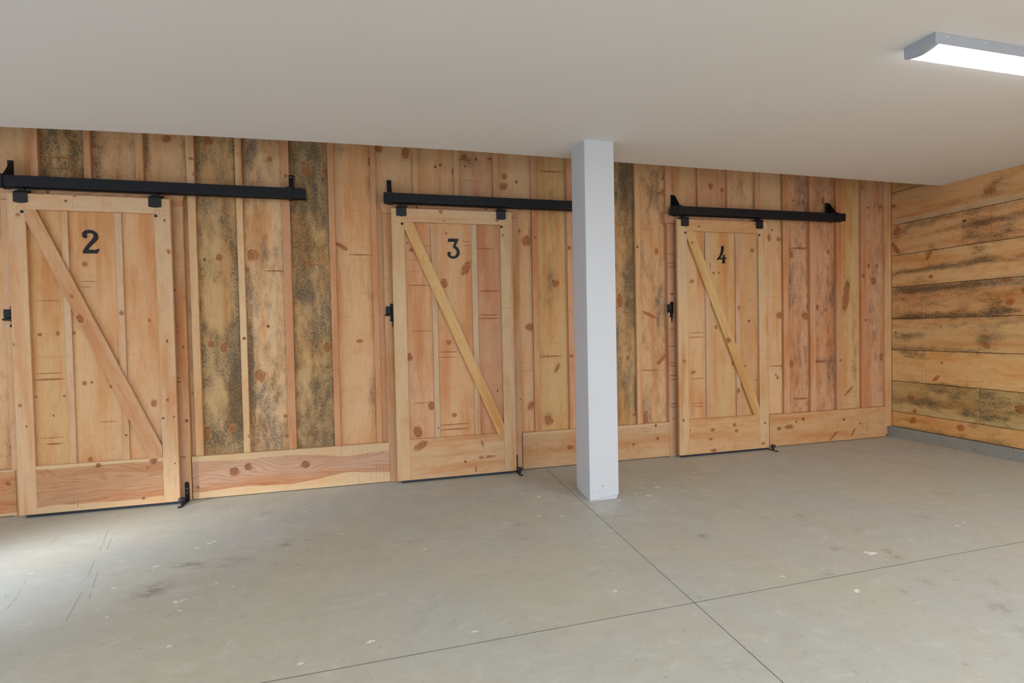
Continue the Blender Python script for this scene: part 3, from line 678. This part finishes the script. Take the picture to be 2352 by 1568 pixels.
# ------------------------------------------------------------------ latches on the left jambs
def latch(x, label):
    r = empty('door_latch', (x, -.06, 1.33)); tag(r, label, 'latch', 'black latches on the left jambs')
    m = MB()      # plate standing off the jamb edge-on, tapering to a tongue
    m.prism([(x+.016, -.0465, 1.425), (x+.016, -.074, 1.425), (x+.016, -.074, 1.330), (x+.016, -.060, 1.300), (x+.016, -.053, 1.240), (x+.016, -.0465, 1.240)], (.006, 0, 0))
    m.box(x+.004, x+.025, -.0495, -.0455, 1.29, 1.425, .001)
    m.build('backplate', BLACK, r)
    m = MB(); m.box(x-.030, x+.012, -.066, -.0465, 1.345, 1.402, .004); m.build('latch_body', BLACK, r)
    m = MB(); pts = []
    m.cyl((x-.032, -.060, 1.335), (x+.015, -.060, 1.335), .0085, n=16); m.cyl((x-.032, -.060, 1.335), (x-.040, -.060, 1.335), .0085, .003, 16)
    m.build('slide_bolt', BLACKG, r, smooth=True)
    m = MB(); m.cyl((x+.012, -.058, 1.333), (x+.018, -.058, 1.298), .006, n=12)
    m.box(x+.000, x+.011, -.058, -.0465, 1.283, 1.301, .001); m.box(x+.014, x+.027, -.062, -.050, 1.283, 1.301, .001); m.build('strike_fork', BLACK, r)
latch(-2.378, 'black latch at the left picture edge beside door 2')
latch(0.112, 'black slide latch on the jamb left of door 3')
latch(2.614, 'black slide latch on the jamb left of door 4')

# ------------------------------------------------------------------ right wall: horizontal shiplap on a concrete curb
wall_right = empty('wall_right', (XR+.02, -3, 0)); tag(wall_right, 'right side wall of horizontal stained pine boards above a low concrete curb', 'wall', kind='structure')
zs = [0.107, 0.264, 0.585, 0.909, 1.233, 1.560, 1.889, 2.205, 2.540, 2.86, 3.0]
rt = [(0.64,.37,.150), (0.52,.36,.165), (0.68,.44,.205), (0.62,.40,.195), (0.60,.34,.160), (0.66,.41,.200), (0.63,.38,.195), (0.57,.34,.165), (0.52,.34,.15), (0.5,.3,.15)]
rknots = KN([(2098,965,8,7,.3),(2206,982,9,7),(2093,913,9,6),(2101,944,5,5,0,1),(2345,940,14,10,0,1),(2163,833,3,3),(2150,869,11,4,.7),(2100,879,6,2),(2264,793,12,6,-.6),(2262,773,5,4),(2057,764,4,3),(2153,718,6,4),(2048,708,5,5),(2320,693,11,8,.3),(2314,643,12,6),(2350,666,5,6),
  (2135,581,5,15,-.35),(2060,530,8,12,-.3),(2057,570,5,16,.6),(2052,474,5,4),(2273,437,14,8,.3),(2119,396,4,4),(2215,507,6,4,0,2),(2138,635,5,5),(2161,750,2,2,0,2)], 0, XR, True)
rblobs = BL([(2110,985,60,10,.35),(2300,1010,60,12,.25),(2080,965,30,8,.3),(2120,925,80,14,.45),(2200,900,90,16,.42),(2260,960,80,12,.3),(2300,930,60,20,.3),(2190,960,60,8,-.3),(2100,820,50,5,.45),(2060,845,20,10,.1),(2300,815,50,4,.15),
  (2080,772,40,8,.75),(2130,750,60,8,.3),(2240,745,60,10,.35),(2268,780,26,14,.6),(2320,770,50,10,.3),(2120,800,80,6,.3),(2180,722,110,8,.65),(2300,710,50,8,.6),(2290,690,30,10,.4),(2330,740,40,6,.2),(2080,730,30,6,.5),(2100,668,60,6,.6),(2220,655,80,5,.6),
  (2100,620,40,6,.5),(2180,610,80,6,.85),(2260,595,30,10,.6),(2250,570,14,14,.6),(2330,590,50,8,.4),(2060,630,30,8,.5),(2110,640,30,8,.4),(2140,575,10,10,.5),(2060,540,20,12,.6),(2110,515,50,8,.5),(2160,528,30,6,.55),(2180,500,30,5,.4),
  (2240,515,50,8,.5),(2300,500,60,12,.35),(2230,535,25,14,.5),(2330,530,40,8,.4),(2270,540,60,8,.35),(2130,440,50,6,.2),(2230,455,60,5,.5),(2270,430,30,12,.4),(2300,410,40,5,.4),(2090,420,40,8,.15)], 0, XR, True)
joints = {0: [], 1: [-0.848], 2: [-0.366], 3: [], 4: [], 5: [], 6: [-0.705], 7: [-2.0], 8: [-1.4], 9: []}
wd = Wood()
for i in range(len(zs)-1):
    ys = [-0.0302]+joints[i]+[-8.6]
    for j in range(len(ys)-1):
        y0, y1 = ys[j], ys[j+1]; L = y0-y1-.0025
        t = [min(.8, q_*1.16) for q_ in rt[i]]
        if j == 1 and i in (2, 6): t = (t[0]*1.02, t[1]*.96, t[2]*.90)
        vis = max(0.1, min(L, 3.2))
        bl = [b for b in rblobs if zs[i]-.12 < b[0].z < zs[i+1]+.12]
        kn = [q for q in rknots if zs[i] < q[0].z < zs[i+1] and y1 < q[0].y < y0]
        wd.board(Vector((XR, y0, zs[i+1]-.002)), -Z, -Y, zs[i+1]-zs[i]-.0045, L, 0.019, tuple(t), .34 if i in (1, 4) else (.26 if j == 1 and i == 6 else .12), (.45, .40), bl, kn, fig=.45, c=.003, gu=.02, gv=.06,
                 sap=(.05, 0) if i == 4 else ((0, .05) if i == 7 else None))
wd.build('boards', wall_right)
mb = MB(); mb.box(XR+.0192, XR+.12, -8.65, 0.06, 0, 3.05); mb.build('backing', DARKB, wall_right)

def concrete(name, base, spots=0.5, glossy=0.45, streak=True):
    m = bpy.data.materials.new(name); t = NT(m)
    b = t.n('ShaderNodeBsdfPrincipled'); o = t.n('ShaderNodeOutputMaterial'); t.l(b.outputs[0], o.inputs[0])
    g = t.n('ShaderNodeNewGeometry').outputs['Position']
    big = t.noise(g, 0.9, 4, .55); med = t.noise(g, 4.5, 5, .6); fin = t.noise(g, 60, 3, .6)
    st = t.noise(t.vmul(g, (2.0, 9.0, 1)), 2.0, 5, .62)
    B = base+(1,)
    col = t.mix(t.smooth(big, .35, .65), tuple(x*y for x, y in zip(base, (1.03, 1.0, .93)))+(1,), tuple(x*y for x, y in zip(base, (.97, 1.0, 1.06)))+(1,))
    col = t.mix(t.smooth(med, .42, .68, 0, .35), col, tuple(x*y for x, y in zip(base, (.92, .86, .78)))+(1,))
    if streak: col = t.mix(t.smooth(st, .55, .75, 0, .25), col, tuple(x*.78 for x in base)+(1,))
    col = t.mix(t.smooth(fin, .45, .7, 0, .18), col, tuple(x*.75 for x in base)+(1,))
    wear = t.noise(t.vmul(g, (3.0, 5.0, 3)), 3.0, 7, .72, .8)
    col = t.mix(t.smooth(wear, .52, .70, 0, .55), col, tuple(min(1, x*1.22) for x in base)+(1,))
    col = t.mix(t.smooth(wear, .46, .30, 0, .50), col, tuple(x*y for x, y in zip(base, (.82, .78, .72)))+(1,))
    # pits and grime
    if spots:
        pit = t.noise(g, 38, 2, .5); col = t.mix(t.smooth(pit, .66, .73, 0, spots), col, tuple(x*.40 for x in base)+(1,))
        pal = t.noise(t.vmul(g, (20, 30, 20)), 1.0, 3, .5); col = t.mix(t.smooth(pal, .72, .78, 0, .5*spots), col, tuple(min(1, x*1.6) for x in base)+(1,))
    sc_ = t.attr('scuff').outputs['Fac']; dust_pale = t.attr('dust_pale').outputs['Fac']
    sfac = t.math('MULTIPLY', t.math('MULTIPLY', sc_, t.smooth(t.noise(t.vmul(g, (16, 30, 1)), 1.0, 5, .65), .36, .60)), t.smooth(t.noise(t.vmul(g, (70, 110, 1)), 1.0, 3, .6), .34, .60, .35, 1)); col = t.mix(sfac, col, (0.115, .110, .095, 1))
    dfac = t.math('MULTIPLY', dust_pale, t.smooth(t.noise(t.vmul(g, (14, 22, 1)), 1.0, 5, .68), .36, .60)); col = t.mix(dfac, col, (0.60, .585, .53, 1))
    t.l(col, b.inputs['Base Color']); b.inputs['Roughness'].default_value = glossy; b.inputs['Specular IOR Level'].default_value = .4
    t.l(t.smooth(med, .3, .7, glossy-.06, glossy+.12), b.inputs['Roughness'])
    bp = t.n('ShaderNodeBump'); bp.inputs['Strength'].default_value = .12; bp.inputs['Distance'].default_value = .002
    t.l(t.math('ADD', fin, med), bp.inputs['Height']); t.l(bp.outputs[0], b.inputs['Normal'])
    return m
CURB = concrete('grey_concrete_curb', (0.30, .305, .29), .9, .75, False)
SLAB = concrete('smooth_concrete_slab', (0.455, .45, .40), .25, .50)
mb = MB(); yy = [-0.003-i*0.18 for i in range(49)]
pr = [(XR+.018, 0.0), (XR-.026, 0.0), (XR-.022, 0.096), (XR-.019, .1015), (XR+.018, .1045)]
vs = []; fs = []
for k, y in enumerate(yy):
    for a, (x, z) in enumerate(pr):
        jx = 0.0015*noise.noise((y*3, a, 1)) if 0 < a < 4 else 0
        vs.append((x+jx, y, z))
for k in range(len(yy)-1):
    for a in range(len(pr)-1): fs.append((k*5+a, k*5+a+1, (k+1)*5+a+1, (k+1)*5+a))
fs.append((0, 1, 2, 3, 4)); mb.add(vs, fs); mb.build('concrete_curb', CURB, wall_right)

# ------------------------------------------------------------------ floor slabs with sawn joints
def jx(y): return 1.384+(1.291-1.384)*((y+.085)/(-2.862+.085))
def jy(x): return -2.363+( -2.298+2.363)*((x+.412)/3.775)
scuffs = [(358,1352,26,12,.9),(330,1368,34,8,.6),(437,1297,46,5,.8),(480,1300,50,6,.5),(540,1284,40,4,.45),(655,1251,18,3,.7),(670,1240,12,3,.6),(715,1239,14,4,.4),(612,1178,9,3,.8),(1190,1203,6,4,.9),
 (1203,1237,10,4,.4),(1250,1239,12,3,.35),(1614,1230,12,5,.7),(1915,1259,16,4,.8),(1956,1269,9,4,.5),(2037,1265,12,3,.9),(2052,1272,8,4,.9),(2062,1279,14,3,.8),(1836,1181,9,3,.6),(2167,1134,12,2,.7),(2208,1081,10,2,.6),(1932,1096,8,2,.4),(1905,1319,9,4,.5),
 (2075,1354,9,6,.6),(2129,1336,14,7,.5),(2290,1340,8,6,.5),(2304,1398,26,8,.7),(1963,1387,8,3,.6),(1676,1528,30,10,.35),(1744,1533,16,8,.35),(2060,1162,6,4,.35),(2125,1187,9,2,.5),(1040,1430,14,12,.3),(965,1430,10,22,.25),(340,1220,8,3,.2),(1000,1367,9,4,.35),(2345,1450,14,16,.4)]
dust_pales = [(1390,1170,45,14,.6),(1330,1155,30,6,.4),(1450,1110,60,20,.25),(1500,1150,50,18,.35),(1260,1140,60,16,.4),(1190,1120,50,10,.35),(250,1235,70,14,.45),(150,1265,70,10,.35),(300,1215,60,8,.3),(60,1160,60,6,.2),(2150,1050,90,10,.25),(1440,1190,60,12,.3)]  # dust round the post, and pale bands on the left floor
SC = [(at(a, b, 2, 0.0), max(.012, (at(a+rx, b, 2, 0)-at(a, b, 2, 0)).length), max(.012, (at(a, b+ry, 2, 0)-at(a, b, 2, 0)).length), st, (at(a+1, b, 2, 0)-at(a, b, 2, 0)).normalized()) for a, b, rx, ry, st in scuffs]
DS = [(at(a, b, 2, 0.0), (at(a+rx, b, 2, 0)-at(a, b, 2, 0)).length, (at(a, b+ry, 2, 0)-at(a, b, 2, 0)).length, st, (at(a+1, b, 2, 0)-at(a, b, 2, 0)).normalized()) for a, b, rx, ry, st in dust_pales]
def field(x, y, L):
    t = 0.0
    for p, ru, rv, st, e in L:
        dx = x-p.x; dy = y-p.y
        if abs(dx) > 1.2 or abs(dy) > 1.2: continue
        u = (dx*e.x+dy*e.y)/ru; v = (-dx*e.y+dy*e.x)/rv; q = u*u+v*v
        if q < 6: t = max(t, st*math.exp(-q))
    return t
fv = []; ff = []; sa = []; da = []; fm = []
g = 0.0016
def patch(fx0, fx1, fy0, fy1, nx, ny, det):
    """slab between x limits (functions of y) and y limits (functions of x)"""
    k = len(fv)
    for i in range(nx+1):
        for j in range(ny+1):
            a = i/nx; b = j/ny
            y = fy0(0)*(1-b)+fy1(0)*b; x = fx0(y)*(1-a)+fx1(y)*a; y = fy0(x)*(1-b)+fy1(x)*b
            fv.append((x, y, 0.0)); sa.append(field(x, y, SC) if det else 0); da.append(field(x, y, DS) if det else 0)
    for i in range(nx):
        for j in range(ny): ff.append((k+i*(ny+1)+j, k+(i+1)*(ny+1)+j, k+(i+1)*(ny+1)+j+1, k+i*(ny+1)+j+1)); fm.append(0)
    ring = [(i, 0) for i in range(nx+1)]+[(nx, j) for j in range(1, ny+1)]+[(i, ny) for i in range(nx-1, -1, -1)]+[(0, j) for j in range(ny-1, 0, -1)]
    m = len(fv); R = [k+i*(ny+1)+j for i, j in ring]
    for q in R: fv.append((fv[q][0], fv[q][1], -0.03)); sa.append(.6); da.append(0)
    for q in range(len(R)): ff.append((R[q], m+q, m+(q+1) % len(R), R[(q+1) % len(R)])); fm.append(1)
patch(lambda y: -4.6, lambda y: jx(y)-g, lambda x: jy(x)+g*1.35, lambda x: 0.03, 200, 110, True)
patch(lambda y: jx(y)+g, lambda y: XR+.05, lambda x: jy(x)+g*1.35, lambda x: 0.03, 170, 110, True)
patch(lambda y: -4.6, lambda y: jx(y)-g, lambda x: -3.6, lambda x: jy(x)-g*1.35, 120, 40, True)
patch(lambda y: jx(y)+g, lambda y: XR+.05, lambda x: -3.6, lambda x: jy(x)-g*1.35, 110, 40, True)
patch(lambda y: -4.6, lambda y: XR+.05, lambda x: -8.7, lambda x: -3.601, 10, 6, False)
floor = obj('floor', fv, ff, [SLAB, plain('grimy_saw_cut', (.15, .142, .125), .9)], midx=fm, attrs={'scuff': sa, 'dust_pale': da}, recenter=False)
tag(floor, 'smooth grey-beige concrete floor with two sawn joints crossing, marked by scuffs', 'floor', kind='structure')
mb = MB(); mb.box(-4.7, XR+.1, -8.8, .1, -.06, -.031); mb.build('joint_bed', DARKB, floor)
# plaster chips stuck to the floor, and hairline scratches
mb = MB()
def chip(px, py, r, elong=1.6):
    c = at(px, py, 2, 0.0006); n = 13; e = random.uniform(-.5, .5); pts = []
    for i in range(n):
        t = 2*math.pi*i/n; k = r*random.uniform(.35, 1.15); a = math.cos(t)*k*elong; b = math.sin(t)*k
        pts.append((c.x+a*math.cos(e)-b*math.sin(e), c.y+a*math.sin(e)+b*math.cos(e), 0.0005+0.00001*(len(mb.f) % 60)))
    mb.add(pts, [tuple(range(n))])
for px, py, r in [(1596,1084,.012),(1510,1119,.022),(1490,1138,.020),(1575,1128,.012),(1460,1134,.012),(1440,1100,.008),(1480,1100,.007),(1452,1077,.010),(1425,1148,.012),(1476,1165,.012),(1550,1170,.008),(1555,1108,.007),(1587,1135,.006),(1620,1145,.007),(1645,1145,.006),(1475,1120,.012),(1505,1108,.009),
  (2002,1271,.024),(1990,1268,.012),(1797,1323,.010),(1968,1357,.014),(2200,1207,.012),(2215,1199,.009),(1940,1038,.010),(1956,1038,.007),(1965,1182,.007),(1770,1180,.006),(1238,1184,.013),(1290,1185,.012),(1413,1357,.010),(1113,1231,.008),(976,1260,.007),(886,1131,.006),(1090,1450,.01),
  (245,1417,.006),(405,1382,.012),(420,1378,.010),(451,1258,.010),(480,1248,.012),(492,1243,.010),(360,1300,.012),(351,1308,.008),(260,1350,.010),(413,1402,.008),(497,1340,.008),(536,1346,.006),(388,1484,.008),(786,1226,.009),(700,1175,.009),(70,1316,.012),(853,1472,.012),(1198,1135,.012),(1238,1140,.016),(690,1524,.008),(1545,1120,.006)]:
    chip(px, py, r)
for i in range(95):
    a = random.gauss(1500, 60); b = random.gauss(1128, 26)
    if b > 1072 and a > 1428: chip(a, b, random.uniform(.002, .006))
for i in range(70):
    a = random.gauss(1240, 70); b = random.gauss(1150, 30)
    if b > 1092 and a < 1325: chip(a, b, random.uniform(.0015, .005))
for i in range(60): chip(random.uniform(0, 2352), random.uniform(1200, 1560), random.uniform(.0012, .0028), 1.3)
mb.build('plaster_chips', plain('dried_plaster', (.74, .72, .66), .8), floor)['kind'] = 'stuff'
mb = MB()
def line(p, q, wd_, mi=0):
    a = at(*p, 2, .0007); b = at(*q, 2, .0007); d = (b-a).normalized(); s_ = Vector((-d.y, d.x, 0))*wd_
    mb.add([a-s_, b-s_, b+s_, a+s_], [(0, 1, 2, 3)], mi)
for p, q in [((252,1208),(228,1265)),((262,1220),(245,1262)),((222,1275),(200,1325)),((228,1300),(204,1375)),((188,1358),(150,1428)),((80,1298),(40,1365)),((132,1232),(115,1252)),((0,1252),(60,1222)),((62,1215),(110,1190)),((200,1176),(170,1196)),((38,1372),(12,1400)),((483,1502),(470,1510)),((18,1360),(8,1378))]:
    n_ = 6
    for k_ in range(n_):
        if random.random() < .72:
            a_ = (p[0]+(q[0]-p[0])*k_/n_+random.uniform(-.6,.6), p[1]+(q[1]-p[1])*k_/n_); b_ = (p[0]+(q[0]-p[0])*(k_+.9)/n_+random.uniform(-.6,.6), p[1]+(q[1]-p[1])*(k_+.9)/n_); line(a_, b_, .0006)
for i in range(26):
    a = random.uniform(60, 2300); b = random.uniform(1150, 1540); t = random.uniform(-.5, .5); l = random.uniform(4, 14); line((a, b), (a+l*math.cos(t), b+l*math.sin(t)), .0009)
mb.build('scratches', plain('dark_scratch', (.20, .185, .16), .8), floor)['kind'] = 'stuff'

# ------------------------------------------------------------------ ceiling: a plastered slab that stops short of the back wall
edge = [(-4.6, -.40), (-2.165, -.449), (-1.6, -.495), (-1.01, -.528), (-.2, -.565), (.692, -.587), (1.496, -.575), (1.828, -.567), (3.694, -.549), (XR-.002, -.520)]
cv = []; cf = []
for x, y in edge: cv += [(x, y, CZ), (x, y, CZ+.30)]
n = len(edge); b0 = len(cv)
for x, y in edge: cv += [(x, -8.7, CZ), (x, -8.7, CZ+.30)]
for i in range(n-1):
    cf += [(2*i, 2*i+2, b0+2*i+2, b0+2*i), (2*i+1, b0+2*i+1, b0+2*i+3, 2*i+3), (2*i, 2*i+1, 2*i+3, 2*i+2), (b0+2*i, b0+2*i+2, b0+2*i+3, b0+2*i+1)]
cf += [(0, b0, b0+1, 1), (2*n-2, 2*n-1, b0+2*n-1, b0+2*n-2)]
ceiling = obj('ceiling', cv, cf, CEIL, recenter=False); tag(ceiling, 'flat white painted ceiling stopping short of the plank wall', 'ceiling', kind='structure')
mb = MB(); mb.box(-4.7, XR+.1, -.62, .1, 3.05, 3.1); o = mb.build('ceiling_upper', DARKB); tag(o, 'dark boards closing the gap above the ceiling edge', 'ceiling', kind='structure')

# ------------------------------------------------------------------ unseen sides of the garage, with the openings the daylight comes through
mb = MB(); mb.box(-4.7, -4.6, -8.7, -3.4, 0, CZ); mb.box(-4.7, -4.6, -1.2, .06, 0, 3.05); mb.box(-4.7, -4.6, -3.4, -1.2, 2.25, CZ+.3)
tag(mb.build('wall_left', GREYW), 'grey left side wall with a doorway', 'wall', kind='structure')
mb = MB(); mb.box(-4.7, -3.2, -8.85, -8.72, 0, CZ+.3); mb.box(4.4, XR+.1, -8.85, -8.72, 0, CZ+.3)
tag(mb.build('wall_front', GREYW), 'front wall beside the open garage door, behind the viewer', 'wall', kind='structure')

# ------------------------------------------------------------------ white post
px0, px1, py0, py1 = 1.409, 1.628, -0.965, -0.720
mb = MB(); c = .003
def ring(z, dx0=0, dx1=0, dy1=0):
    return [(px0+c, py0, z), (px1-c, py0, z), (px1, py0+c, z), (px1, py1-c, z), (px1-c, py1, z), (px0+c, py1, z), (px0, py1-c, z), (px0, py0+c, z)]
top = ring(CZ); bot = ring(0.034)
mb.add(top+bot, [(i, (i+1) % 8, 8+(i+1) % 8, 8+i) for i in range(8)])
def shrink(p, k): cx_, cy_ = (px0+px1)/2, (py0+py1)/2; return (cx_+(p[0]-cx_)*k, cy_+(p[1]-cy_)*k, p[2])
b2 = [(p[0], p[1], 0.0) for p in ring(0)]
b2[6] = (px0+.010, py1-.022, .0); b2[5] = (px0+.022, py1-.012, 0); b2[2] = (px1-.010, py0+.012, 0); b2[1] = (px1-.018, py0+.001, 0); b2[3] = (px1-.008, py1-.02, 0)
mb.add(bot+b2, [(i, (i+1) % 8, 8+(i+1) % 8, 8+i) for i in range(8)])
post = mb.build('support_post', WHITE, base=True); tag(post, 'square white painted post from floor to ceiling, chipped at its foot', 'post')
mb = MB(); pts = [at(a, b, 1, py0-.001) for a, b in ((1358,1149),(1364,1146.5),(1374,1147),(1380,1143),(1392,1141.5),(1404,1139),(1414,1136.5),(1419,1136))]
for i in range(len(pts)-1):
    a, b = pts[i], pts[i+1]; h = Vector((0, 0, .003+.0015*(i % 2)))
    mb.add([a-h, b-h, b+h+Vector((0, -.0035, 0)), a+h+Vector((0, -.0035, 0)), b+h*2, a+h*2], [(0, 1, 2, 3), (3, 2, 4, 5)])
mb.build('peeling_edge', WHITE, post)
for a, b, r in ((1384,1116,.0042),(1377.5,1129.5,.003)):
    p = at(a, b, 1, py0); mb = MB(); mb.cyl(p+Vector((0, -.0004, 0)), p+Vector((0, .002, 0)), r, n=12); mb.build('nail_hole', plain('nail_hole_grey', (.12, .12, .13), .8), post)

# ------------------------------------------------------------------ wraparound ceiling light
lx0, lx1, ly0, ly1 = 2.440, 3.665, -2.515, -2.372
r = empty('ceiling_light', ((lx0+lx1)/2, (ly0+ly1)/2, CZ)); tag(r, 'white wraparound ceiling light, lit, in the upper right corner', 'ceiling light')
def prof(zb, sag, n=12, inset=0.0):
    P = [(ly0+inset, CZ-.0005)]
    for i in range(n+1):
        y = ly0+inset+(ly1-ly0-2*inset)*i/n; P.append((y, zb-sag*math.sin(math.pi*i/n)))
    P.append((ly1-inset, CZ-.0005)); return P
mb = MB(); P = prof(CZ-.050, .014)
for e0, e1 in ((lx0, lx0+.022), (lx1-.022, lx1)):
    mbe = MB(); mbe.prism([(e0, y, z) for y, z in P], (e1-e0, 0, 0)); mbe.build('end_cap', FIX, r)
mb = MB()
for ya, yb, zz in ((ly0+.001, ly0+.008, .047), (ly1-.006, ly1-.001, .034)): mb.box(lx0+.022, lx1-.022, ya, yb, CZ-zz, CZ-.0005, .001)
mb.box(lx0+.022, lx1-.022, ly0+.010, ly1-.010, CZ-.02, CZ-.0005); mb.build('housing', FIX, r)
mb = MB(); P = [(y, z) for y, z in prof(CZ-.046, .013, inset=.0015)]; P[0] = (P[0][0], CZ-.03); P[-1] = (P[-1][0], CZ-.03)
P = [(max(y, ly0+.0085), z) for y, z in P]; mb.prism([(lx0+.023, y, z) for y, z in P], (lx1-lx0-.046, 0, 0)); mb.build('diffuser', LENS, r, smooth=True)
for xx in (lx0+.07, lx0+.30, lx1-.30, lx1-.07):
    m2 = MB(); m2.cyl((xx, ly0+.0012, CZ-.014), (xx, ly0-.003, CZ-.014), .006, .004, 12); m2.build('clip', WHITE, r)
